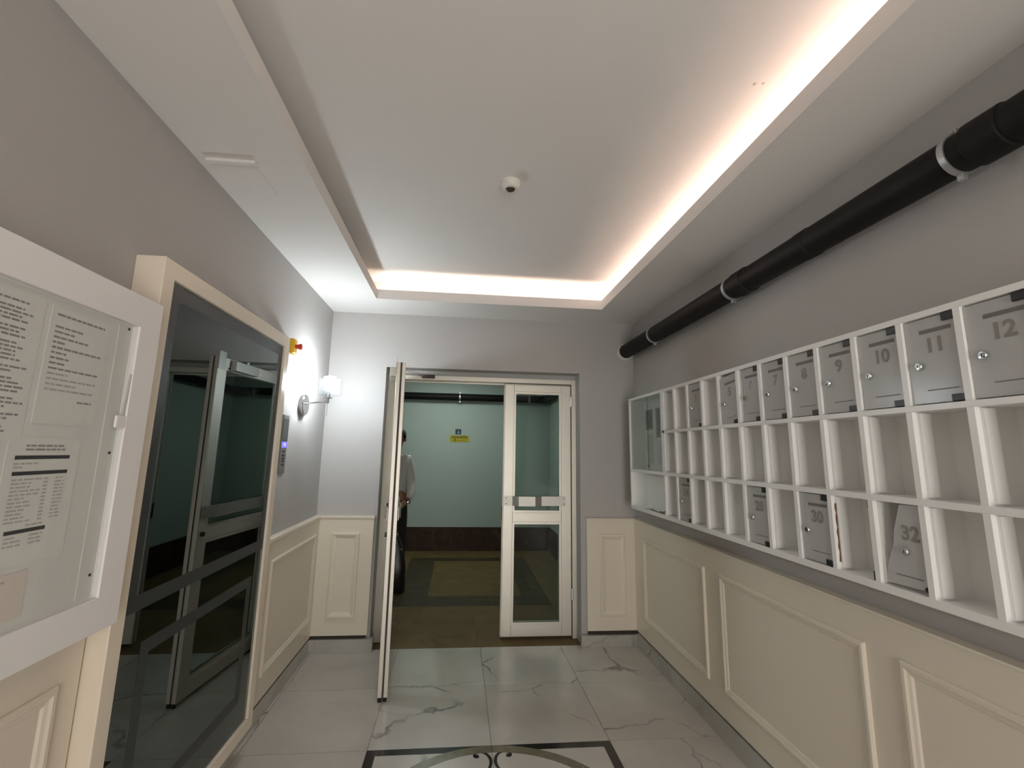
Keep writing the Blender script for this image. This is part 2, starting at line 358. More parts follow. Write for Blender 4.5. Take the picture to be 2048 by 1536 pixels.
for rot4 in (0, 1, 2, 3):
    for s in (-1, 1):
        pts = []; ws = []
        cxs, cys = 0.080, 0.550                    # curl centre, from the medallion centre
        key = [(0.070, 0.548), (0.074, 0.539), (0.084, 0.538), (0.092, 0.547), (0.090, 0.562), (0.078, 0.573), (0.060, 0.577), (0.040, 0.570), (0.024, 0.553), (0.014, 0.528), (0.011, 0.500), (0.016, 0.470), (0.028, 0.440), (0.046, 0.412), (0.070, 0.390)]
        kw = [0.008, 0.010, 0.011, 0.011, 0.011, 0.012, 0.013, 0.014, 0.015, 0.016, 0.016, 0.015, 0.013, 0.010, 0.006]
        for a_ in range(len(key) - 1):
            p0, p1, p2, p3 = [Vector(key[max(0, min(len(key) - 1, a_ + o_))]) for o_ in (-1, 0, 1, 2)]
            for q_ in range(4):
                t = q_ / 4; pt = 0.5 * ((2 * p1) + (p2 - p0) * t + (2 * p0 - 5 * p1 + 4 * p2 - p3) * t * t + (3 * p1 - p0 - 3 * p2 + p3) * t ** 3)
                pts.append((pt.x, pt.y)); ws.append(kw[a_] + (kw[a_ + 1] - kw[a_]) * t)
        pp = []
        for (u, v) in pts:
            u *= s
            for _ in range(rot4): u, v = -v, u
            pp.append((icx + u, icy + v))
        ribbon(pp, ws, -0.002, H).build('inlay_scroll', 'inlay_black', fl)
        kx, ky = (cxs + 0.0) * s, cys
        for _ in range(rot4): kx, ky = -ky, kx
        MB().cyl((icx + kx, icy + ky, -0.002), (icx + kx, icy + ky, H), 0.011, n=14).build('inlay_dot', 'inlay_black', fl)

# ---- baseboards and wainscot
BBH = 0.094
def baseboard(name, *bx):
    b = MB()
    for q in bx: b.box(*q)
    return struct(b.build(name, 'marble_bb', None, bevel=0.002))
baseboard('baseboard_left', (XL, XL + 0.035, YR, YB - 0.05, 0, BBH))
baseboard('baseboard_right', (XR - 0.052, XR, YR, YB - 0.05, 0, BBH + 0.008))
baseboard('baseboard_back_left', (XL, -0.592, YB - 0.05, YB, 0, BBH - 0.003))
baseboard('baseboard_back_right', (1.012, XR, YB - 0.05, YB, 0, BBH - 0.008))
WT = 0.975
def wainscot(n, label, board, gap, cap, rects, mp):
    t = struct(thing('trim_%d' % n, ((board[0] + board[1]) / 2, (board[2] + board[3]) / 2, board[4])), label)
    B('board', 'cream', t, board, bevel=0.002); B('gap_shade_strip', 'gap', t, gap); B('cap_rail', 'cream', t, cap, bevel=0.003)
    for (u0, u1, v0, v1) in rects: MB().ring(u0, u1, v0, v1, MOLD, mp).build('molding', 'cream', t)
    return t
WZ = 0.112
wainscot(1, 'cream panelled wainscot on the left wall beside the door', (XL, XL + 0.040, 2.775, YB - 0.045, WZ, WT - 0.012), (XL, XL + 0.030, 2.775, YB - 0.05, BBH, WZ), (XL, XL + 0.050, 2.775, YB - 0.045, WT - 0.012, WT + 0.008), [(2.95, 3.815, 0.245, 0.858)], mpL(XL + 0.040))
wainscot(2, 'cream panelled wainscot on the left wall under the notice board', (XL, XL + 0.040, YR, 1.575, WZ, WT - 0.012), (XL, XL + 0.030, YR, 1.575, BBH, WZ), (XL, XL + 0.050, YR, 1.575, WT - 0.012, WT), [(0.62, 1.490, 0.245, 0.862), (-0.40, 0.46, 0.245, 0.862), (-1.42, -0.56, 0.245, 0.862)], mpL(XL + 0.040))
wainscot(3, 'cream panelled wainscot below the white mailboxes', (XR - 0.050, XR, YR, YB - 0.045, 0.118, WT - 0.010), (XR - 0.030, XR, YR, YB - 0.05, BBH + 0.006, 0.118), (XR - 0.056, XR, YR, YB - 0.045, WT - 0.010, WT), [(2.775, 3.70, 0.252, 0.855), (1.667, 2.612, 0.252, 0.855), (0.585, 1.530, 0.252, 0.855), (-0.50, 0.43, 0.252, 0.855), (-1.60, -0.66, 0.252, 0.855)], mpR(XR - 0.050))
wainscot(4, 'narrow cream wainscot panel left of the doorway', (XL, -0.636, YB - 0.045, YB, 0.118, WT - 0.010), (XL, -0.65, YB - 0.025, YB, BBH - 0.003, 0.118), (XL, -0.631, YB - 0.053, YB, WT - 0.010, WT + 0.008), [(-0.948, -0.737, 0.240, 0.858)], mpB(YB - 0.045))
wainscot(5, 'narrow cream wainscot panel right of the doorway', (1.064, XR, YB - 0.045, YB, 0.118, WT - 0.010), (1.075, XR, YB - 0.025, YB, BBH - 0.008, 0.118), (1.058, XR, YB - 0.053, YB, WT - 0.010, WT), [(1.170, 1.380, 0.228, 0.850)], mpB(YB - 0.045))

# ---- corridor beyond the door
HX0, HX1, HY1, HZ = -2.6, 1.46, 7.52, 2.78
hf = struct(B('floor_corridor', 'hall_floor', None, (HX0 - 0.1, HX1 + 0.1, YB + 0.005, HY1 + 0.1, -0.06, -0.004)), 'brown stone corridor floor with dark border')
for q in ((-0.60, 0.985, 4.93, 5.25), (-0.60, 0.985, 6.83, 7.04), (-0.60, -0.268, 5.25, 6.83), (0.72, 0.985, 5.25, 6.83)):
    B('border_slab', 'hall_band', hf, (q[0], q[1], q[2], q[3], -0.004, 0.0))
xs = [HX0, -1.7, -0.602, 0.20, 0.987, HX1]; ysl = [YB + 0.006, 4.93]
for i in range(5): B('slab', 'hall_floor', hf, (xs[i] + 0.001, xs[i + 1] - 0.001, YB + 0.006, 4.929, -0.004, 0.0))
B('slab', 'hall_floor', hf, (-0.267, 0.225, 5.251, 6.829, -0.004, 0.0)); B('slab', 'hall_floor', hf, (0.227, 0.719, 5.251, 6.829, -0.004, 0.0))
B('slab', 'hall_floor', hf, (HX0, -0.601, 4.931, HY1, -0.004, 0.0)); B('slab', 'hall_floor', hf, (0.986, HX1, 4.931, HY1, -0.004, 0.0)); B('slab', 'hall_floor', hf, (-0.60, 0.985, 7.041, HY1, -0.004, 0.0))
wf = struct(B('wall_corridor_far', 'hall_wall', None, (HX0 - 0.1, HX1 + 0.1, HY1, HY1 + 0.12, -0.004, 3.0)))
wcr = struct(B('wall_corridor_right', 'hall_wall', None, (HX1, HX1 + 0.12, YB + 0.2, HY1, -0.004, 3.0)))
wcl = struct(B('wall_corridor_left', 'hall_wall', None, (HX0 - 0.12, HX0, YB + 0.2, HY1, -0.004, 3.0)))
struct(B('wall_corridor_near', 'hall_wall', None, (HX0, XL - 0.15, YB + 0.08, YB + 0.2, -0.004, 3.0)))
struct(B('ceiling_corridor', 'hall_wall', None, (HX0 - 0.1, HX1 + 0.1, YB + 0.2, HY1 + 0.1, HZ, HZ + 0.1)))
nsl = 6; sw = (HX1 - HX0) / nsl
for i in range(nsl): B('skirting_slab', 'hall_skirt', wf, (HX0 + i * sw + 0.001, HX0 + (i + 1) * sw - 0.001, HY1 - 0.022, HY1, 0, 0.345))
for (a, c) in ((YB + 0.21, 5.3), (5.302, 6.4), (6.402, HY1 - 0.023)): B('skirting_slab', 'hall_skirt', wcr, (HX1 - 0.022, HX1, a, c, 0, 0.345))
for (a, c) in ((YB + 0.21, 5.3), (5.302, 6.4), (6.402, HY1 - 0.023)): B('skirting_slab', 'hall_skirt', wcl, (HX0, HX0 + 0.022, a, c, 0, 0.345))

# ---- double door: frame, closed right leaf, open left leaf
FY0, FY1 = 4.075, 4.135
d1 = struct(thing('door_1', ((OX0 + OX1) / 2, FY0, 0)), 'aluminium glazed double door with its left leaf open')
b = MB(); b.box(OX0, -0.555, FY0, FY1, 0, 2.142); b.box(0.986, OX1, FY0, FY1, 0, 2.142); b.box(-0.555, 0.986, FY0, FY1, 2.100, 2.142)
b.box(-0.555, -0.540, FY0 + 0.03, FY1, 0, 2.100); b.box(0.972, 0.986, FY0 + 0.065, FY1 + 0.01, 0, 2.100); b.box(-0.540, 0.972, FY0 + 0.065, FY1 + 0.01, 2.085, 2.100)
b.build('frame', 'alu', d1, bevel=0.003)
def leaf(name, tf, w, label, both, x_lock):
    """u across from hinge side (0) to free edge (w), d = thickness 0 (hall side) .. 0.05, z up"""
    T = 0.060; st, zb, zt = 0.088, 0.022, 2.084
    r = MB(tf); mid = (0.018, 0.034)
    r.box(0.004, st, 0, T, zb, zt)                                          # hinge stile
    r.box(w - st, w - 0.008, 0, T, zb, zt); r.box(w - 0.008, w, 0, 0.026, zb, zt); r.box(w - 0.008, w, 0.036, T, zb, zt)   # lock stile with groove
    r.box(st, w - st, 0, T, zb, 0.11); r.box(st, w - st, 0, T, 2.022, zt); r.box(st, w - st, 0.004, T - 0.004, 0.915, 0.992)
    part = r.build('leaf', 'alu', d1, bevel=0.0025); tag(part, label)
    g = MB(tf); g.box(w - 0.010, w - 0.0075, 0.026, 0.036, zb, zt); g.build('gasket', 'alu_dark', part)
    for (z0, z1) in ((0.11, 0.915), (0.992, 2.022)):
        for dd in (0.006, T - 0.018):
            MB(tf).ring(st, w - st, z0, z1, [(0, 0), (0, 0.012), (0.014, 0.012), (0.018, 0.004), (0.018, 0)], lambda u, v, d, dd=dd: (u, dd + d, v)).build('glazing_bead', 'alu', part)
        MB(tf).box(st + 0.002, w - st - 0.002, 0.022, 0.028, z0 + 0.002, z1 - 0.002).build('glass_pane', 'glass', part)
    for sgn, base in (((-1, 0.0), (1, T)) if both else ((-1, 0.0),)):
        q = 0.018 if both else 0.045
        prof = [(w - 0.015, 0.004), (w - 0.085, 0.004), (w - 0.135, q), (w - 0.275, q), (w - 0.335, 0.006), (st - 0.035, 0.004)]
        h = MB(tf); z0, z1 = 1.050, 1.128; vs = []
        for (u, d) in prof:
            for dd in (d, d + 0.004):
                for z in (z0, z1): vs.append((u, base + sgn * dd, z))
        n = len(prof); fs = []
        for k in range(n - 1):
            a = k * 4; c = a + 4
            fs += [(a, a + 1, c + 1, c), (a + 2, c + 2, c + 3, a + 3), (a, c, c + 2, a + 2), (a + 1, a + 3, c + 3, c + 1)]
        fs += [(0, 2, 3, 1), ((n - 1) * 4, (n - 1) * 4 + 1, (n - 1) * 4 + 3, (n - 1) * 4 + 2)]
        h.add(vs, fs)
        ho = h.build('pull_strap', 'steel', part)
        for u in (w - 0.032, st - 0.020):
            for z in (1.066, 1.112): MB(tf).cyl((u, base + sgn * 0.007, z), (u, base + sgn * 0.0105, z), 0.0045, n=10).build('screw', 'alu_dark', part)
    if x_lock:
        lk = MB(tf); lk.box(w - 0.002, w + 0.004, 0.016, 0.036, 0.93, 1.045); lk.build('latch_plate', 'black', part)
    if both:
        for d0, d1_ in ((-0.014, 0.0), (T, T + 0.014)):
            MB(tf).cyl((w - 0.045, d0, 0.958), (w - 0.045, d1_, 0.958), 0.014, n=14).build('lock_cylinder', 'black', part)
    for z in (0.30, 1.90):
        MB(tf).cyl((0.0, -0.008, z), (0.0, -0.008, z + 0.09), 0.008, n=10).build('hinge', 'galv', part)
    return part
leaf('leaf_r', lambda u, d, z: (0.981 - u, FY0 + d, z), 0.596, 'closed narrow right leaf with glass', False, True)
hx, hy = -0.545, 4.075
ang = math.atan2(-0.434 - hx, hy - 3.170); dirx, diry = math.sin(ang), -math.cos(ang)
# free edge points into the hall; the hall-side face of the closed leaf now looks left
def tf_open(u, d, z): return (hx + dirx * u - diry * d * 1.0, hy + diry * u + dirx * d, z)
LW_ = 0.912
lf = leaf('leaf_l', tf_open, LW_, 'open left leaf seen edge-on', True, False)
rb = MB(tf_open); rb.cyl((0.905, 0.014, 0.0), (0.905, 0.014, 0.024), 0.012, n=12); rb.cyl((0.902, 0.046, 0.0), (0.902, 0.046, 0.024), 0.011, n=12); rb.build('floor_stop', 'rubber', lf)
# door closer
dc = MB(tf_open); dc.box(0.50, 0.78, -0.045, 0.0, 2.005, 2.070); dc.build('closer_body', 'steel', d1, bevel=0.004)
MB(tf_open).box(0.84, 0.912, -0.005, 0.0, 2.0, 2.118).build('closer_bracket', 'steel', d1)
p_a = Vector(tf_open(0.62, -0.022, 2.09)); p_b = Vector((-0.30, 4.0, 2.135))
MB().cyl(tf_open(0.62, -0.022, 2.065), p_a, 0.012, n=12).build('closer_pivot', 'steel', d1)
MB().cyl((-0.36, 4.02, 2.132), (-0.30, 4.062, 2.132), 0.006, n=8).cyl((-0.535, 3.95, 2.125), (-0.36, 4.02, 2.132), 0.005, n=8).build('closer_arm', 'steel', d1)
b = MB(); b.box(-0.335, -0.225, 4.053, 4.076, 2.114, 2.144); b.build('closer_shoe', 'alu_dark', d1, bevel=0.004)

# ================================================================== THINGS ON THE LEFT WALL
# ---- notice board
BX, BY0, BY1, BZ0, BZ1 = -0.950, 0.42, 1.540, 1.000, 1.936
nb = thing('notice_board', (XL, (BY0 + BY1) / 2, BZ0), 'white framed glass notice board with printed sheets on the left wall', 'notice board')
MB().ring(BY0, BY1, BZ0, BZ1, [(0, 0), (0, 0.139), (0.092, 0.139), (0.092, 0.124), (0.097, 0.124), (0.097, 0)], mpL(XL)).build('frame', 'pvc', nb, bevel=0.002)
B('backing', 'backing', nb, (XL + 0.110, XL + 0.122, BY0 + 0.09, BY1 - 0.09, BZ0 + 0.085, BZ1 - 0.085))
B('glass_pane', 'glass_board', nb, (BX - 0.008, BX - 0.006, BY0 + 0.0925, BY1 - 0.0925, BZ0 + 0.0925, BZ1 - 0.0925))
B('rail', 'backing', nb, (XL + 0.122, XL + 0.1232, 1.388, 1.400, BZ0 + 0.10, BZ1 - 0.10))
for z in (1.83, 1.476, 1.155): MB().lathe((XL + 0.122, 1.427, z), (1, 0, 0), [(0.0038, 0), (0.0038, 0.002), (0.002, 0.003)], 10).build('screw', 'ink_dark', nb)
lt = B('latch', 'pvc', nb, (BX - 0.006, BX + 0.001, 1.408, 1.447, 1.545, 1.58), bevel=0.003)
MB().cyl((BX - 0.003, 1.434, 1.58), (BX - 0.003, 1.443, 1.70), 0.0025, n=8).build('latch_pin', 'ink_soft', lt)
PX = XL + 0.1225; SQ = 0.967 / 0.99
def sheet(label, y0, y1, z0, z1, lines, m='paper', tilt=0.0):
    y0, y1, z0, z1 = y0 * SQ, y1 * SQ, 1.5 + (z0 - 1.5) * SQ, 1.5 + (z1 - 1.5) * SQ
    lines = [(a * SQ, c * SQ, 1.5 + (zc - 1.5) * SQ, h, k) for (a, c, zc, h, k) in lines]
    e = thing('notice_sheet', (PX, (y0 + y1) / 2, z0), label, 'notice', 'sheets in the notice board')
    cy, cz = (y0 + y1) / 2, (z0 + z1) / 2
    def tf(x, y, z):
        dy, dz = y - cy, z - cz
        return (x, cy + dy * math.cos(tilt) - dz * math.sin(tilt), cz + dy * math.sin(tilt) + dz * math.cos(tilt))
    s = MB(tf); n = 8                                # slightly wavy sheet
    vs = []; fs = []
    for i in range(n + 1):
        for z in (z0, z1):
            y = y0 + (y1 - y0) * i / n; vs.append((PX + 0.0006 + 0.0006 * math.sin(i * 1.1 + z0 * 9) ** 2, y, z))
    for i in range(n): fs.append((2 * i, 2 * i + 2, 2 * i + 3, 2 * i + 1))
    nv = len(vs); vs += [(PX, v[1], v[2]) for v in vs]; fs += [tuple(nv + k for k in reversed(f)) for f in fs]
    fs += [(0, 1, nv + 1, nv), (2 * n, nv + 2 * n, nv + 2 * n + 1, 2 * n + 1)]
    s.add(vs, fs).build('paper', m, e)
    for mm in ('ink', 'ink_soft', 'ink_dark'):
        t = MB(tf); any_ = False
        for (ya, yb, zc, h, kind) in lines:
            if kind != mm: continue
            if mm == 'ink_dark': MB(tf).box(PX + 0.0013, PX + 0.0016, ya, yb, zc - h / 2, zc + h / 2).build('printed_bar', mm, e); continue
            any_ = True
            if h > 0.006: t.box(PX + 0.0013, PX + 0.0016, ya, yb, zc - h / 2, zc + h / 2)
            else:
                y = ya
                while y < yb - 0.004:
                    w = min(random.uniform(0.008, 0.026), yb - y); t.box(PX + 0.0013, PX + 0.0016, y, y + w, zc - h / 2, zc + h / 2); y += w + 0.0035
        if any_: t.build('print', mm, e)['kind'] = 'stuff'
    return e
ls = []
z = 1.812
for k in range(34):
    if k in (1, 6, 10, 16, 19, 24, 28): z -= 0.007; continue
    ls.append((0.985, 1.0 + random.uniform(0.12, 0.165), z, 0.0042, 'ink' if k else 'ink')); z -= 0.0092
sheet('densely printed sheet at the left edge of the notice board', 0.965, 1.178, 1.50, 1.838, ls)
ls = [(1.212, 1.368, 1.812, 0.0050, 'ink')]
z = 1.782
for (ln, k) in ((0.085, 'ink'), (0.06, 'ink'), (0.115, 'ink'), (0.04, 'ink'), (0.155, 'ink'), (0.045, 'ink'), (0.055, 'ink'), (0.045, 'ink'), (0.155, 'ink'), (0.06, 'ink_soft'), (0.155, 'ink_soft'), (0.09, 'ink_soft'), (0.15, 'ink_soft')):
    ls.append((1.212, 1.212 + ln, z, 0.0046, k)); z -= 0.0128
ls.append((1.315, 1.362, z - 0.012, 0.0046, 'ink'))
sheet('sheet with short printed lines in the upper right of the notice board', 1.196, 1.385, 1.545, 1.832, ls)
ls = [(1.195, 1.300, 1.493, 0.0042, 'ink'), (1.195, 1.305, 1.484, 0.0042, 'ink'), (1.172, 1.322, 1.466, 0.0085, 'ink_dark'), (1.172, 1.322, 1.430, 0.0085, 'ink_dark'), (1.180, 1.285, 1.300, 0.0085, 'ink_dark')]
for zz, a, c in ((1.452, 1.172, 1.235), (1.444, 1.172, 1.20)): ls.append((a, c, zz, 0.004, 'ink_soft'))
z = 1.416
for k in range(12):
    ls.append((1.174, 1.174 + random.uniform(0.03, 0.085), z, 0.004, 'ink_soft')); ls.append((1.258, 1.270, z, 0.004, 'ink_soft')); ls.append((1.290, 1.318, z, 0.003, 'ink_soft')); z -= 0.0085
ls += [(1.23, 1.275, 1.312, 0.004, 'ink_soft')]
for zz in (1.288, 1.279, 1.270): ls.append((1.182, 1.182 + random.uniform(0.03, 0.06), zz, 0.004, 'ink_soft')); ls.append((1.245, 1.28, zz, 0.004, 'ink_soft'))
sheet('sheet with three black bars at the bottom of the notice board', 1.150, 1.352, 1.225, 1.512, ls)
sheet('pale pinkish sheet in the lower left corner of the notice board', 0.96, 1.262, 1.104, 1.207, [(1.19, 1.205, 1.192, 0.004, 'ink_soft'), (1.165, 1.175, 1.150, 0.004, 'ink_soft')], 'paper_pink', 0.02)

# ---- smoked mirror panel in a cream frame
FX = -0.994; MY0, MY1, MZ0, MZ1 = 1.585, 2.765, 0.105, 2.124
GY0, GY1, GZ0, GZ1 = 1.648, 2.694, 0.190, 2.048
mr = thing('framed_mirror', (XL, (MY0 + MY1) / 2, MZ0), 'tall smoked mirror panel in a deep cream frame on the left wall', 'mirror')
MB().ring(MY0, MY1, MZ0, MZ1, [(0, 0), (0, 0.095), (GY0 - MY0, 0.095), (GY0 - MY0, 0.083), (GY0 - MY0 + 0.006, 0.083), (GY0 - MY0 + 0.006, 0)], mpL(XL)).build('frame', 'cream2', mr, bevel=0.003)
gp = B('mirror_glass', 'mirror', mr, (XL + 0.070, XL + 0.084, GY0 - 0.002, GY1 + 0.006, GZ0 - 0.02, GZ1 + 0.012))
GX = XL + 0.0840
for (u0, u1, v0, v1, w) in ((GY0 + 0.006, GY1, 0.975, GZ1 + 0.004, 0.050), (1.762, 2.592, 0.292, 0.867, 0.046)):
    MB().ring(u0, u1, v0, v1, [(0, -0.001), (0, 0.0004), (w, 0.0004), (w, -0.001)], mpL(GX)).build('etched_band', 'etched', gp)

# ---- emergency stop
es = thing('emergency_stop', (XL, 2.96, 2.085), 'yellow emergency stop box with red mushroom button beside the mirror frame', 'switch')
B('base', 'grey_plastic', es, (XL, XL + 0.026, 2.905, 2.972, 2.070, 2.158), bevel=0.003)
B('cover', 'yellow', es, (XL + 0.026, XL + 0.068, 2.903, 2.974, 2.068, 2.160), bevel=0.008)
MB().lathe((XL + 0.068, 2.938, 2.113), (1, 0, 0), [(0.013, 0), (0.013, 0.016), (0.0165, 0.020), (0.0185, 0.030), (0.0175, 0.036), (0.010, 0.038)], 20).build('button', 'red', es, True)
# ---- lift call panel
cp = thing('call_panel', (XL, 3.08, 1.342), 'slim steel call panel with glowing blue display beside the mirror', 'panel')
B('plate', 'panel_steel', cp, (XL, XL + 0.008, 3.030, 3.126, 1.342, 1.700), bevel=0.002)
sc_ = B('screen', 'screen', cp, (XL + 0.008, XL + 0.0095, 3.034, 3.122, 1.538, 1.675))
dsp = B('display', 'display', cp, (XL + 0.008, XL + 0.0098, 3.034, 3.122, 1.498, 1.534))
text_mesh('00', 0.026, 'display_text', 'digits', (XL + 0.0099, 3.080, 1.516), (0, 1, 0), (0, 0, 1), dsp)
for k, z in enumerate((1.475, 1.450, 1.432, 1.414, 1.394)):
    MB().lathe((XL + 0.008, 3.078, z), (1, 0, 0), [(0.0075, 0), (0.0075, 0.003), (0.006, 0.004)], 14).build('button', 'screen', cp)
    B('button_label', 'screen', cp, (XL + 0.008, XL + 0.0084, 3.050, 3.104, z - 0.004, z + 0.003))
# ---- wall sconce
sx, sy, sz = XL, 3.355, 1.792
ws_ = thing('wall_sconce', (sx, sy, sz - 0.07), 'chrome wall sconce with a lit white globe bulb in a clear glass shade', 'wall lamp')
MB().lathe((sx, sy, sz), (1, 0, 0), [(0.072, 0), (0.072, 0.026), (0.068, 0.030), (0.010, 0.0305)], 32).build('backplate', 'chrome', ws_, True)
jx, jz = -0.918, 1.826
MB().cyl((sx + 0.030, sy, sz + 0.012), (sx + 0.040, sy, sz + 0.012), 0.010, n=14).cyl((sx + 0.038, sy, sz + 0.013), (jx, sy, jz - 0.006), 0.0055, n=12).build('arm', 'chrome', ws_, True)
MB().cyl((jx, sy, jz - 0.02), (jx, sy, jz + 0.012), 0.010, n=14).lathe((jx, sy, jz + 0.012), (0, 0, 1), [(0.012, 0), (0.030, 0.004), (0.030, 0.010), (0.016, 0.014), (0.016, 0.062), (0.014, 0.066)], 20).build('lamp_holder', 'chrome', ws_, True)
MB().cyl((jx, sy, jz - 0.105), (jx, sy, jz - 0.02), 0.0022, n=8).build('pull_rod', 'chrome', ws_)
MB().sphere((jx + 0.004, sy, 1.950), 0.050, 24, 14, (1, 1, 1)).cyl((jx + 0.002, sy, 1.890), (jx + 0.002, sy, 1.912), 0.016, 0.028, n=16).build('bulb', 'bulb', ws_, True)
MB().lathe((jx + 0.008, sy, 1.858), (0, 0, 1), [(0.022, 0.0), (0.070, 0.002), (0.074, 0.006), (0.074, 0.128), (0.0715, 0.128), (0.0715, 0.008), (0.022, 0.005)], 28, caps=False).build('shade', 'shade', ws_, True)

# ================================================================== CEILING THINGS
ap = thing('access_hatch', (-0.945, 1.95, ZC), 'flat white inspection hatch in the left ceiling border', 'hatch')
B('hatch_panel', 'ceil', ap, (-1.040, -0.862, 1.835, 2.080, ZC - 0.004, ZC), bevel=0.001)
B('hatch_lip', 'ceil', ap, (-1.046, -0.856, 1.808, 1.834, ZC - 0.015, ZC), bevel=0.003)
sd = thing('smoke_detector', (0.211, 2.125, ZU), 'small round white detector with dark lens on the raised ceiling', 'detector')
MB().lathe((0.211, 2.125, ZU), (0, 0, -1), [(0.050, 0), (0.050, 0.012), (0.042, 0.032), (0.034, 0.038), (0.022, 0.038)], 28).build('housing', 'white_plastic', sd, True)
MB().lathe((0.211, 2.125, ZU - 0.038), (0, 0, -1), [(0.024, 0), (0.022, 0.004), (0.014, 0.010), (0.004, 0.012)], 20).build('lens', 'det_lens', sd, True)

# ================================================================== RIGHT WALL: PIPE
px_, pz_, pr_ = 1.440, 2.388, 0.060
pp = thing('drain_pipe', (px_, 1.5, pz_ - pr_), 'long black drain pipe clamped along the top of the right wall', 'pipe')
MB().cyl((px_, YR + 0.01, pz_), (px_, YB - 0.002, pz_), pr_, n=32).build('pipe', 'pipe', pp, True)
for y in (2.18, 1.03): MB().lathe((px_, y, pz_), (0, 1, 0), [(pr_, -0.055), (pr_ + 0.006, -0.052), (pr_ + 0.007, 0.035), (pr_, 0.04)], 32).build('socket', 'pipe', pp, True)
MB().lathe((px_, 1.72, pz_), (0, 1, 0), [(pr_, -0.03), (pr_ + 0.003, -0.028), (pr_ + 0.003, 0.03), (pr_, 0.032)], 32).build('socket', 'pipe', pp, True)
for y in (3.30, 2.275, 1.115, -0.1):
    cl = MB().lathe((px_, y, pz_), (0, 1, 0), [(pr_ + 0.001, -0.009), (pr_ + 0.005, -0.009), (pr_ + 0.005, 0.009), (pr_ + 0.001, 0.009)], 32).build('clamp', 'galv', pp, True)
    for s in (-1, 1):
        B('clamp_ear', 'galv', cl, (px_ - 0.008, px_ + 0.008, y - 0.009, y + 0.009, pz_ + s * (pr_ + 0.004), pz_ + s * (pr_ + 0.022)), bevel=0.001)
        MB().cyl((px_ - 0.014, y, pz_ + s * (pr_ + 0.014)), (px_ + 0.014, y, pz_ + s * (pr_ + 0.014)), 0.0045, n=8).build('bolt', 'galv', cl)
    MB().cyl((px_ + pr_, y, pz_), (XR, y, pz_), 0.005, n=8).build('stud', 'galv', cl)
MB().lathe((px_, YB, pz_), (0, -1, 0), [(0.078, 0), (0.080, 0.010), (0.070, 0.026), (0.061, 0.028)], 32, caps=False).build('plaster_collar', 'plaster', pp, True)

# ================================================================== RIGHT WALL: MAILBOX CABINET
QF, QB = 1.375, XR - 0.001                      # front and back
QZ = dict(b0=1.079, b1=1.104, s20=1.363, s21=1.383, s10=1.642, s11=1.660, t0=1.922, t1=1.941)
D = [3.090 - 0.1769 * k for k in range(14)]     # far edge of each divider
YE = 3.712; YN = D[13] - 0.02
mc = thing('mailbox_cabinet', (QB, (YE + YN) / 2, QZ['b0']), 'long white mailbox cabinet with three rows of pigeonholes on the right wall', 'mailbox')
B('top_board', 'melamine', mc, (QF, QB, YN, YE, QZ['t0'], QZ['t1']), bevel=0.001)
B('bottom_board', 'melamine', mc, (QF, QB, YN, YE, QZ['b0'], QZ['b1']), bevel=0.001)
B('back_panel', 'melamine', mc, (QB - 0.012, QB, YN, YE, QZ['b1'], QZ['t0']))
B('end_panel', 'melamine', mc, (QF, QB - 0.012, YE - 0.018, YE, QZ['b1'], QZ['t0']), bevel=0.001)
B('shelf', 'melamine', mc, (QF, QB - 0.012, YN, D[0], QZ['s10'], QZ['s11']), bevel=0.001)
B('shelf', 'melamine', mc, (QF, QB - 0.012, YN, YE - 0.018, QZ['s20'], QZ['s21']), bevel=0.001)
rows = [(QZ['s11'], QZ['t0']), (QZ['s21'], QZ['s10']), (QZ['b1'], QZ['s20'])]
dv0 = None
for k in range(14):
    for r, (z0, z1) in enumerate(rows):
        B('divider', 'melamine', mc, (QF + 0.0005, QB - 0.012, D[k] - 0.019, D[k], z0, z1))
        if k < 13: B('stop_batten', 'melamine', mc, (QF + 0.016, QF + 0.052, D[k] - 0.029, D[k] - 0.019, z0 + 0.006, z1 - 0.004))
B('divider', 'melamine', mc, (QF, QF + 0.002, D[0] - 0.030, D[0] + 0.012, QZ['s21'], QZ['t0']))
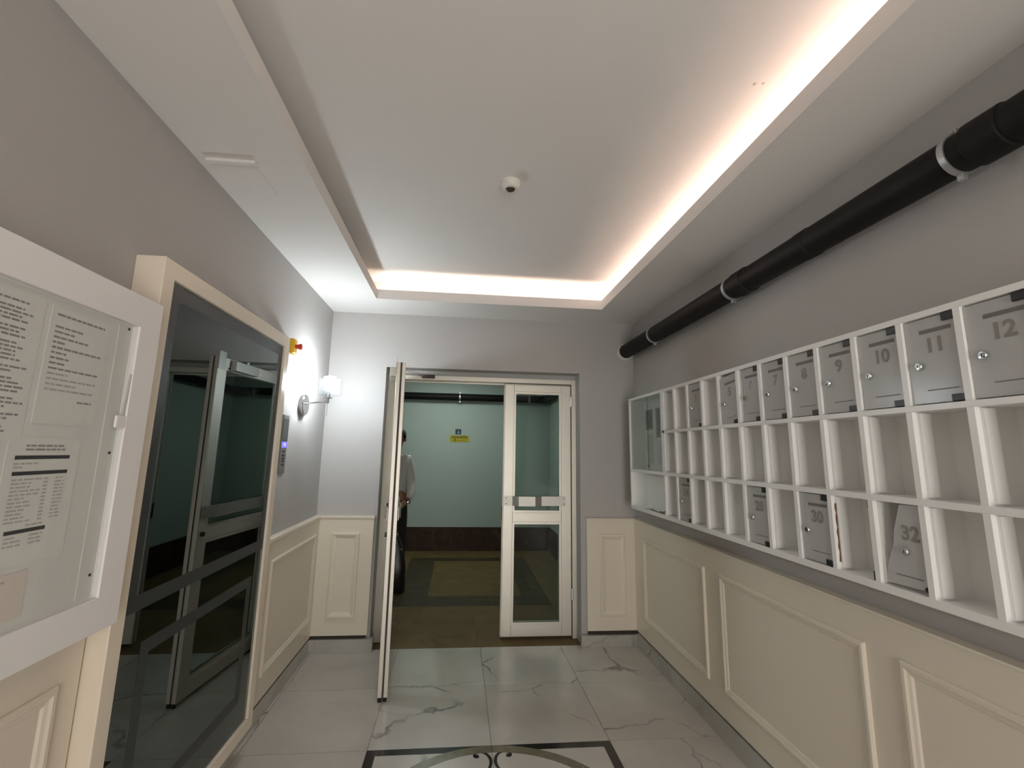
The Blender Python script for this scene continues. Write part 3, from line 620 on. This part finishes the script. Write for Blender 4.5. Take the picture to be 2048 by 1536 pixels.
# doors
def mail_door(col, row, num=None, ajar=0.0, sag=0.0, hinges='both', shape=None, lock='chrome', y_far=None, slot=True, x_off=0.0):
    z0, z1 = rows[row]; z0 += 0.004; z1 -= 0.004
    ya = (D[col - 1] - 0.021) if y_far is None else y_far; yb = D[col] + 0.002           # far (lock) edge, near (hinge) edge
    def tf(x, y, z):                                                                    # sag: rotate in plane about lower hinge; ajar: swing about hinge edge
        dy, dz = y - yb, z - z0
        y2, z2 = yb + dy * math.cos(sag) + dz * math.sin(sag) * 0, z0 + dz - dy * math.tan(sag)
        return (x - (y2 - yb) * math.sin(ajar), yb + (y2 - yb) * math.cos(ajar), z2)
    X0, X1 = QF + 0.009 + x_off, QF + 0.013 + x_off
    b = MB(tf)
    if shape: b.prism([(yb + (ya - yb) * u, z0 + (z1 - z0) * v) for u, v in shape], 0, X1 - X0, lambda u, v, d: (X0 + d, u, v))
    else: b.box(X0, X1, yb, ya, z0, z1)
    door = b.build('door', 'acrylic', mc); w = ya - yb
    if num: tag(door, 'frosted mailbox door number ' + num)
    if slot: MB(tf).box(X0 - 0.0004, X0, yb + 0.014, yb + 0.108, z1 - 0.046, z1 - 0.034).build('letter_slot', 'slot', door)
    MB(tf).box(X0 - 0.0004, X0, yb + 0.016, yb + 0.104, z0 + 0.036, z0 + 0.039).build('engraved_line', 'slot', door)
    ly = yb + (min(w - 0.022, 0.118) if not shape else 0.062); lz = z0 + 0.112
    if lock:
        lm = MB(tf); lm.lathe((X0, ly, lz), (-1, 0, 0), [(0.0115, 0), (0.0115, 0.006), (0.0095, 0.009), (0.004, 0.0095)], 18); lm.build('lock', lock, door, True)
        MB(tf).box(X0 - 0.0102, X0 - 0.0092, ly - 0.001, ly + 0.001, lz - 0.005, lz + 0.005).build('keyhole', 'black', door)
    hs = {'both': (0, 1), 'top': (1,), 'bottom': (0,), None: ()}[hinges]
    for h in hs:
        zz = (z1 - 0.021, z1 + 0.002) if h else (z0 - 0.002, z0 + 0.019)
        MB(tf).box(X0 - 0.005, X1 + 0.004, yb - 0.001, yb + 0.036, *zz).build('hinge', 'black', door, bevel=0.002)
    if num: text_mesh(num, 0.060, 'num', 'number', tf(X0 - 0.0006, yb + (0.066 if not shape else 0.042), z1 - 0.086), (0, -1, 0), (0, 0, 1), door, 0.0003, 0.0020)
    return door
mail_door(3, 0, '3', hinges='bottom', sag=0.01)
mail_door(5, 0, '5', hinges='bottom', sag=0.10, x_off=-0.002)
mail_door(6, 0, '6', y_far=D[5] - 0.044, lock='num')
mail_door(7, 0, '7'); mail_door(8, 0, '8'); mail_door(9, 0, '9'); mail_door(10, 0, '10', lock='galv'); mail_door(11, 0, '11'); mail_door(12, 0, '12'); mail_door(13, 0, '13')
mail_door(2, 2, '24', lock='galv'); mail_door(6, 2, '28', lock='galv'); mail_door(8, 2, '30')
mail_door(10, 2, '32', hinges=None, lock='galv', slot=False, shape=[(0, 0.04), (0.90, 0.02), (0.86, 0.22), (0.66, 0.52), (0.62, 0.68), (0.44, 1.0), (0, 1.0)])
MB().sphere((QF + 0.012, D[10] + 0.010, QZ['b1'] + 0.018), 0.008, 12, 8).build('broken_hinge', 'black', mc, True)
# glue streak left on the divider, glass cabinet, latch
gl_ = MB(); n = 12; vs = []
ygl = D[8] - 0.0195
for k in range(n + 1):
    t = k / n; w = 0.0055 + 0.0022 * math.sin(k * 2.3); xx = QF + 0.010 - 0.0 * t
    for dx, dd in ((-w, 0), (w, 0), (w * 0.6, -0.0035), (-w * 0.6, -0.0035)): vs.append((xx + 0.008 + dx, ygl + dd, 1.335 - 0.205 * t))
fs = [(k * 4 + a, k * 4 + (a + 1) % 4, k * 4 + 4 + (a + 1) % 4, k * 4 + 4 + a) for k in range(n) for a in range(4)] + [(3, 2, 1, 0), (n * 4, n * 4 + 1, n * 4 + 2, n * 4 + 3)]
gl_.add(vs, fs).build('glue_streak', 'glue', mc)
B('broken_hinge', 'black', mc, (QF + 0.004, QF + 0.014, D[9], D[9] + 0.006, 1.335, 1.36)); B('broken_hinge', 'black', mc, (QF + 0.002, QF + 0.012, D[9], D[9] + 0.007, 1.106, 1.134))
gy = (D[0] + YE - 0.018) / 2 - 0.02
B('sliding_glass', 'glass_green', mc, (QF + 0.012, QF + 0.016, gy - 0.012, YE - 0.019, QZ['s21'] + 0.002, QZ['t0'] - 0.002))
B('sliding_glass', 'glass_green', mc, (QF + 0.020, QF + 0.024, D[0] + 0.001, gy + 0.012, QZ['s21'] + 0.002, QZ['t0'] - 0.002))
B('glass_edge', 'screen', mc, (QF + 0.0105, QF + 0.0118, gy - 0.013, gy - 0.009, QZ['s21'] + 0.002, QZ['t0'] - 0.002))
MB().lathe((QF + 0.012, gy + 0.002, QZ['s21'] + 0.03), (-1, 0, 0), [(0.010, 0), (0.010, 0.008), (0.005, 0.009)], 14).build('glass_lock', 'chrome', mc, True)
# papers in the glazed compartment, leaflets on the open shelf
for (ya, yb, z0, z1, lab, dk) in ((3.530, 3.672, 1.690, 1.850, 'dark printed sheet pinned behind the sliding glass, left of two', True), (3.520, 3.672, 1.415, 1.665, 'white printed sheet pinned behind the sliding glass, below the dark one', False), (3.385, 3.470, 1.420, 1.605, 'narrow white sheet nearest the pigeonholes behind the sliding glass', False), (3.395, 3.472, 1.625, 1.850, 'narrow dark sheet nearest the pigeonholes behind the sliding glass', True)):
    e = thing('pinned_sheet', (QB - 0.012, (ya + yb) / 2, z0), lab, 'notice', 'sheets behind the mailbox glass')
    B('paper', 'ink' if dk else 'paper', e, (QB - 0.0135, QB - 0.012, ya, yb, z0, z1))
    t = MB(); zz = z1 - 0.02
    while zz > z0 + 0.015: t.box(QB - 0.0139, QB - 0.0135, ya + 0.01, yb - random.uniform(0.01, 0.05), zz - 0.0025, zz + 0.0025); zz -= 0.013
    t.build('print', 'ink_dark' if dk else 'ink_soft', e)['kind'] = 'stuff'
def crumple(name, label, y0, y1, x0, x1, z, h, m, seed):
    rnd = random.Random(seed); nx, ny = 7, 12; vs = []; fs = []
    for side in (0, 1):
        for i in range(ny + 1):
            for j in range(nx + 1):
                u, v = i / ny, j / nx
                zz = z + h * (0.25 + 0.75 * abs(math.sin(u * 5 + seed) * math.cos(v * 4 + seed * 2))) * (0.4 + 0.6 * u) * rnd.uniform(0.75, 1.1) * (math.sin(math.pi * min(1, v * 1.2 + 0.1)) * 0.6 + 0.4) + (0.0012 if side else 0)
                vs.append((x0 + (x1 - x0) * v, y1 + (y0 - y1) * u, max(z + 0.0003 + (0.0012 if side else 0), zz)))
    n = (nx + 1) * (ny + 1)
    # rebuild the top from the lower sheet so that it keeps one thickness
    for k in range(n): vs[n + k] = (vs[k][0], vs[k][1], vs[k][2] + 0.0014)
    for i in range(ny):
        for j in range(nx):
            a = i * (nx + 1) + j; q = (a, a + 1, a + nx + 2, a + nx + 1); fs += [q, tuple(n + t for t in reversed(q))]
    for i in range(ny):
        a = i * (nx + 1); fs.append((a, a + nx + 1, n + a + nx + 1, n + a)); a += nx; fs.append((a, n + a, n + a + nx + 1, a + nx + 1))
    for j in range(nx):
        fs.append((j, n + j, n + j + 1, j + 1)); a = ny * (nx + 1) + j; fs.append((a, a + 1, n + a + 1, n + a))
    return tag(MB().add(vs, fs).build(name, m, None), label, 'leaflet')
crumple('crumpled_leaflet', 'crumpled pale leaflet lying in the open cabinet shelf under the sliding glass', 3.13, 3.46, QF + 0.015, QF + 0.085, QZ['b1'], 0.035, 'paper', 3)
crumple('rolled_leaflet', 'small dark folded leaflet curled up beside the cabinet divider', 3.105, 3.175, QF + 0.012, QF + 0.07, QZ['b1'] + 0.001, 0.062, 'ink', 5)

# ================================================================== CORRIDOR THINGS
cpp = thing('corridor_pipe', (0, HY1 - 0.075, 2.315), 'black pipe running along the far corridor wall', 'pipe')
pz2 = 2.335; py2 = HY1 - 0.085
MB().cyl((HX0 + 0.01, py2, pz2), (1.30, py2, pz2), 0.056, n=28).build('pipe', 'pipe', cpp, True)
b = MB(); prev = None; n = 24; vs = []; K = 8
for k in range(K + 1):
    t = math.pi / 2 * k / K; c = (1.30 + 0.09 * math.sin(t), py2 - 0.09 + 0.09 * math.cos(t), pz2); dr = (math.cos(t), -math.sin(t), 0); no = (math.sin(t), math.cos(t), 0)
    for i in range(n):
        a = 2 * math.pi * i / n; vs.append((c[0] + 0.060 * math.cos(a) * no[0], c[1] + 0.060 * math.cos(a) * no[1], c[2] + 0.060 * math.sin(a)))
fs = [(k * n + i, k * n + (i + 1) % n, (k + 1) * n + (i + 1) % n, (k + 1) * n + i) for k in range(K) for i in range(n)]
b.add(vs, fs).build('elbow', 'pipe', cpp, True)
MB().cyl((1.39, py2 - 0.09, pz2), (1.39, YB + 0.25, pz2), 0.056, n=28).build('pipe', 'pipe', cpp, True)
for x in (-0.005, 1.10):
    cl = MB().lathe((x, py2, pz2), (1, 0, 0), [(0.057, -0.010), (0.061, -0.010), (0.061, 0.010), (0.057, 0.010)], 28).build('clamp', 'galv', cpp, True)
    for s in (-1, 1): B('clamp_ear', 'galv', cl, (x - 0.009, x + 0.009, py2 - 0.008, py2 + 0.008, pz2 + s * 0.058, pz2 + s * 0.085))
sg = thing('elevator_sign', (0.012, HY1 - 0.004, 1.632), 'yellow wall sign reading ASANSÖR on the far corridor wall', 'sign')
B('plate', 'sign_yellow', sg, (-0.140, 0.164, HY1 - 0.004, HY1, 1.632, 1.738), bevel=0.001)
text_mesh('ASANSÖR', 0.056, 'sign_ink', 'lettering', (0.012, HY1 - 0.0045, 1.706), (1, 0, 0), (0, 0, 1), sg, 0.0004, 0.0016)
B('icon', 'sign_ink', sg, (-0.082, -0.042, HY1 - 0.0046, HY1 - 0.004, 1.642, 1.676))
B('icon_mark', 'sign_yellow', sg, (-0.073, -0.064, HY1 - 0.0050, HY1 - 0.0046, 1.648, 1.670), (-0.060, -0.051, HY1 - 0.0050, HY1 - 0.0046, 1.648, 1.670))
B('small_print', 'sign_ink', sg, *[(-0.02 + 0.022 * k, -0.003 + 0.022 * k, HY1 - 0.0045, HY1 - 0.004, 1.655, 1.662) for k in range(6)])
sb = thing('blue_sign', (-0.012, HY1 - 0.004, 1.752), 'small dark blue square sign above the yellow corridor sign', 'sign')
B('plate', 'sign_blue', sb, (-0.056, 0.034, HY1 - 0.004, HY1, 1.752, 1.836), bevel=0.001)
MB().prism([(-0.030, 1.766), (0.014, 1.766), (-0.001, 1.800), (-0.001, 1.818), (-0.015, 1.818), (-0.015, 1.800)], 0, 0.0006, lambda u, v, d: (u, HY1 - 0.004 - d, v)).build('pictogram', 'sign_white', sb)
cl_ = thing('ceiling_lamp', (-0.2, 6.3, HZ), 'square white ceiling lamp lighting the corridor', 'lamp')
B('housing', 'white_plastic', cl_, (-0.52, 0.12, 6.00, 6.62, HZ - 0.03, HZ)); B('diffuser', 'tube', cl_, (-0.50, 0.10, 6.02, 6.60, HZ - 0.038, HZ - 0.03))

# ================================================================== PERSON
def skin_mesh(name, m, verts, edges, parent, root=0, sub=2):
    c = WL[parent.name]
    me = bpy.data.meshes.new(name); me.from_pydata([Vector(v[:3]) for v in verts], edges, []); me.materials.append(M[m])
    o = bpy.data.objects.new(name, me); C.objects.link(o); place(o, c, parent)
    sk = o.modifiers.new('skin', 'SKIN'); sk.use_smooth_shade = True
    for i, v in enumerate(verts):
        r = v[3]; me.skin_vertices[0].data[i].radius = r if isinstance(r, tuple) else (r, r)
        me.skin_vertices[0].data[i].use_root = (i == root)
    ss = o.modifiers.new('sub', 'SUBSURF'); ss.levels = sub; ss.render_levels = sub
    return o
pe = thing('person', (-0.745, 5.80, 0), 'person in a white shirt and dark trousers half hidden behind the open door leaf', 'person')
P0 = Vector((0, 0, 0))
# local coordinates: facing -Y; his left side is +X
def chain(pts):
    return pts, [(i, i + 1) for i in range(len(pts) - 1)]
# body: head, neck, forearms and hands as one skin-modifier surface running inside the clothes
V = []; Ed = []
def addv(x, y, z, r): V.append((x, y, z, r)); return len(V) - 1
pel = addv(0, 0.01, 0.92, 0.115); ab = addv(0, 0.0, 1.08, 0.115); ch = addv(0, 0.01, 1.28, 0.13); nb_ = addv(0, 0.015, 1.425, 0.062); nk = addv(0.015, -0.005, 1.50, 0.052)
jw = addv(0.02, -0.030, 1.555, 0.060); hd = addv(0.025, -0.012, 1.625, (0.078, 0.090)); tp = addv(0.025, -0.005, 1.690, (0.060, 0.075))
Ed += [(pel, ab), (ab, ch), (ch, nb_), (nb_, nk), (nk, jw), (jw, hd), (hd, tp)]
hands = {}
for s in (-1, 1):
    sh = addv(s * 0.165, 0.01, 1.385, 0.055); 
    if s == 1: el = addv(0.190, 0.035, 1.12, 0.042); fo = addv(0.196, -0.03, 0.985, 0.036); wr_ = addv(0.178, -0.095, 0.905, 0.027); pa = addv(0.126, -0.130, 0.885, (0.022, 0.040)); kn = addv(0.078, -0.145, 0.878, (0.016, 0.040))
    else: el = addv(-0.235, 0.04, 1.11, 0.042); fo = addv(-0.245, -0.01, 0.97, 0.036); wr_ = addv(-0.235, -0.045, 0.86, 0.027); pa = addv(-0.228, -0.06, 0.80, (0.040, 0.022)); kn = addv(-0.224, -0.068, 0.755, (0.040, 0.016))
    Ed += [(ch, sh), (sh, el), (el, fo), (fo, wr_), (wr_, pa), (pa, kn)]
    hp = addv(s * 0.09, 0.01, 0.86, 0.085); ke = addv(s * 0.10, -0.005, 0.48, 0.055); an = addv(s * 0.10, 0.03, 0.09, 0.038)
    Ed += [(pel, hp), (hp, ke), (ke, an)]
PARTS = [skin_mesh('body_part', 'skin', V, Ed, pe, root=pel)]
# fingers: separate bent chains rooted in the palm
for s in (-1, 1):
    for k in range(4):
        ln = (0.066, 0.074, 0.070, 0.056)[k]; off = (k - 1.5) * 0.0185
        if s == 1: pts = [(0.091, -0.139, 0.878 - off * 0.9, 0.0095), (0.068, -0.151, 0.876 - off, 0.009), (0.068 - ln * 0.55, -0.152, 0.868 - off, 0.0082), (0.068 - ln * 0.85, -0.142, 0.862 - off, 0.0075), (0.068 - ln * 0.95, -0.128, 0.858 - off, 0.0065)]
        else: pts = [(-0.224 + off * 0.9, -0.066, 0.768, 0.0095), (-0.223 + off, -0.072, 0.745, 0.009), (-0.221 + off, -0.072, 0.745 - ln * 0.55, 0.0082), (-0.219 + off, -0.058, 0.745 - ln * 0.85, 0.0075), (-0.217 + off, -0.042, 0.745 - ln * 0.95, 0.0065)]
        FN = skin_mesh('finger', 'skin', pts, [(i, i + 1) for i in range(4)], pe); PARTS.append(FN)
    if s == 1: pts = [(0.146, -0.132, 0.862, 0.012), (0.121, -0.153, 0.842, 0.0115), (0.094, -0.162, 0.826, 0.010), (0.074, -0.158, 0.818, 0.008)]
    else: pts = [(-0.205, -0.055, 0.835, 0.012), (-0.188, -0.078, 0.812, 0.0115), (-0.184, -0.092, 0.785, 0.010), (-0.186, -0.098, 0.762, 0.008)]
    PARTS.append(skin_mesh('thumb', 'skin', pts, [(i, i + 1) for i in range(3)], pe))
o_ = Vector((-0.745, 5.80, 0))
def pm(): return MB(lambda x, y, z: (x + o_.x, y + o_.y, z + o_.z))
hx_, hy_ = 0.025, -0.012
NOSE = skin_mesh('nose', 'skin', [(hx_, hy_ - 0.086, 1.640, 0.008), (hx_, hy_ - 0.100, 1.615, 0.010), (hx_, hy_ - 0.110, 1.598, 0.013), (hx_, hy_ - 0.092, 1.590, 0.012)], [(0, 1), (1, 2), (2, 3)], pe); PARTS.append(NOSE)
for s in (-1, 1):
    ey = pm().sphere((hx_ + s * 0.032, hy_ - 0.078, 1.630), 0.0125, 14, 8).build('eye', 'eye', pe, True)
    pm().sphere((hx_ + s * 0.032, hy_ - 0.0885, 1.630), 0.0055, 10, 6, (1, 0.5, 1)).build('iris', 'iris', ey, True)
    pm().sphere((hx_ + s * 0.033, hy_ - 0.088, 1.652), 0.018, 12, 6, (1, 0.35, 0.22)).build('eyebrow', 'hair', pe, True)
    EAR = pm().sphere((hx_ + s * 0.083, hy_ + 0.010, 1.617), 0.030, 12, 8, (0.32, 0.6, 1)).build('ear', 'skin', pe, True)
    PARTS.append(bpy.data.objects[EAR.name])
pm().sphere((hx_, hy_ - 0.086, 1.560), 0.024, 14, 8, (1, 0.45, 0.30)).build('lips', 'lips', pe, True)
# join head, limbs, fingers, nose and ears into one continuous skin surface
bpy.context.view_layer.update(); dg = bpy.context.evaluated_depsgraph_get(); bv = []; bf = []
for p_ in PARTS:
    ev = p_.evaluated_get(dg); em = ev.to_mesh(); o0 = len(bv); mw = p_.matrix_world.copy()
    bv += [mw @ v.co - o_ for v in em.vertices]; bf += [tuple(k + o0 for k in f.vertices) for f in em.polygons]; ev.to_mesh_clear()
for p_ in PARTS: bpy.data.objects.remove(p_)
bme = bpy.data.meshes.new('body'); bme.from_pydata(bv, [], bf); bme.materials.append(M['skin'])
body = bpy.data.objects.new('body', bme); C.objects.link(body); place(body, o_, pe)
rm = body.modifiers.new('remesh', 'REMESH'); rm.mode = 'VOXEL'; rm.voxel_size = 0.0055; rm.use_smooth_shade = True
sm = body.modifiers.new('smooth', 'SMOOTH'); sm.factor = 0.5; sm.iterations = 3
# hair cap
hb = MB(lambda x, y, z: (x + o_.x, y + o_.y, z + o_.z)); n, m_ = 24, 10; vs = []; fs = []
for j in range(m_ + 1):
    for i in range(n):
        t = 2 * math.pi * i / n; low = 1.665 + (0.0 if math.sin(t) < -0.2 else -0.075 * min(1, (math.sin(t) + 0.2)))
        ph = j / m_ * math.pi / 2; z = low + (1.752 - low) * math.sin(ph); rr = math.cos(ph) ** 0.55 if j < m_ else 0.0
        vs.append((hx_ + 0.090 * rr * math.cos(t), hy_ + 0.014 + 0.103 * rr * math.sin(t), z))
for j in range(m_):
    for i in range(n): fs.append((j * n + i, j * n + (i + 1) % n, (j + 1) * n + (i + 1) % n, (j + 1) * n + i))
hb.add(vs, fs).build('hair', 'hair', pe, True)
# shirt and trousers
V = []; Ed = []
pel = addv(0, 0.01, 0.90, (0.165, 0.125)); ab = addv(0, 0.0, 1.08, (0.165, 0.125)); ch = addv(0, 0.01, 1.27, (0.175, 0.135)); sp = addv(0, 0.02, 1.40, (0.11, 0.085)); co = addv(0.004, 0.012, 1.462, 0.066)
Ed += [(pel, ab), (ab, ch), (ch, sp), (sp, co)]
sh = addv(0.155, 0.01, 1.385, 0.070); el = addv(0.194, 0.035, 1.12, 0.062); fo = addv(0.201, -0.028, 0.985, 0.056); cu_ = addv(0.186, -0.084, 0.925, 0.044)
Ed += [(ch, sh), (sh, el), (el, fo), (fo, cu_)]
sh = addv(-0.170, 0.01, 1.385, 0.070); el = addv(-0.240, 0.04, 1.11, 0.062); fo = addv(-0.250, -0.008, 0.97, 0.054); cu_ = addv(-0.240, -0.040, 0.885, 0.044)
Ed += [(ch, sh), (sh, el), (el, fo), (fo, cu_)]
skin_mesh('shirt', 'shirt', V, Ed, pe, root=0)
V = []; Ed = []
wa = addv(0, 0.01, 0.965, (0.15, 0.115)); pel = addv(0, 0.01, 0.88, (0.165, 0.13)); Ed.append((wa, pel))
for s in (-1, 1):
    hp = addv(s * 0.092, 0.01, 0.80, 0.098); ke = addv(s * 0.104, -0.005, 0.47, 0.073); an = addv(s * 0.104, 0.025, 0.07, 0.066); Ed += [(pel, hp), (hp, ke), (ke, an)]
skin_mesh('trousers', 'trousers', V, Ed, pe, root=0)
for s in (-1, 1):
    skin_mesh('shoe', 'leather', [(s * 0.104, 0.055, 0.045, (0.042, 0.042)), (s * 0.104, -0.04, 0.042, (0.044, 0.040)), (s * 0.106, -0.14, 0.032, (0.044, 0.030)), (s * 0.106, -0.185, 0.028, (0.030, 0.024))], [(0, 1), (1, 2), (2, 3)], pe)
w0 = Vector((0.180, -0.096, 0.905)); wd = Vector((0.018, 0.028, 0.060)).normalized()
wt = pm().cyl(w0 - wd * 0.010, w0 + wd * 0.010, 0.034, n=20).build('watch_strap', 'leather', pe, True)
pm().lathe(w0 + Vector((0.010, -0.030, 0.0)), (0.3, -0.95, 0.1), [(0.017, 0), (0.017, 0.008), (0.014, 0.010)], 18).build('watch_face', 'chrome', wt, True)

# ---- black bag standing in front of the person
bo = Vector((-0.635, 5.44, 0))
bgt = thing('bag', bo, 'black shiny bag with bright buckles below the person\'s hand', 'bag')
b = MB(); prof = [(0, .16, .085), (0.02, .175, .095), (0.26, .17, .09), (0.46, .13, .06), (0.56, .085, .032)]
vs = []; n = 20
for (z, a, c) in prof:
    for i in range(n):
        t = 2 * math.pi * i / n; f = lambda q: math.copysign(abs(q) ** 0.55, q)
        vs.append((bo.x - 0.06 + a * f(math.cos(t)), bo.y + c * f(math.sin(t)), z))
fs = [(k * n + i, k * n + (i + 1) % n, (k + 1) * n + (i + 1) % n, (k + 1) * n + i) for k in range(len(prof) - 1) for i in range(n)] + [tuple(range(n - 1, -1, -1)), tuple(range((len(prof) - 1) * n, len(prof) * n))]
b.add(vs, fs).build('body', 'leather', bgt, True)
hd_ = MB(); pts = [(bo.x - 0.06 + 0.06 * math.cos(math.pi * k / 10), bo.y, 0.555 + 0.075 * math.sin(math.pi * k / 10)) for k in range(11)]
for k in range(10): hd_.cyl(pts[k], pts[k + 1], 0.009, n=10)
hd_.build('handle', 'leather', bgt, True)
for (xx, zz, w, h) in ((0.005, 0.505, 0.014, 0.010), (-0.006, 0.440, 0.014, 0.030), (0.062, 0.445, 0.009, 0.010)):
    yy = bo.y - 0.066 if zz > 0.48 else bo.y - 0.078
    B('buckle', 'chrome', bgt, (bo.x + xx - w, bo.x + xx + w, yy, yy + 0.03, zz - h, zz + h), bevel=0.003)
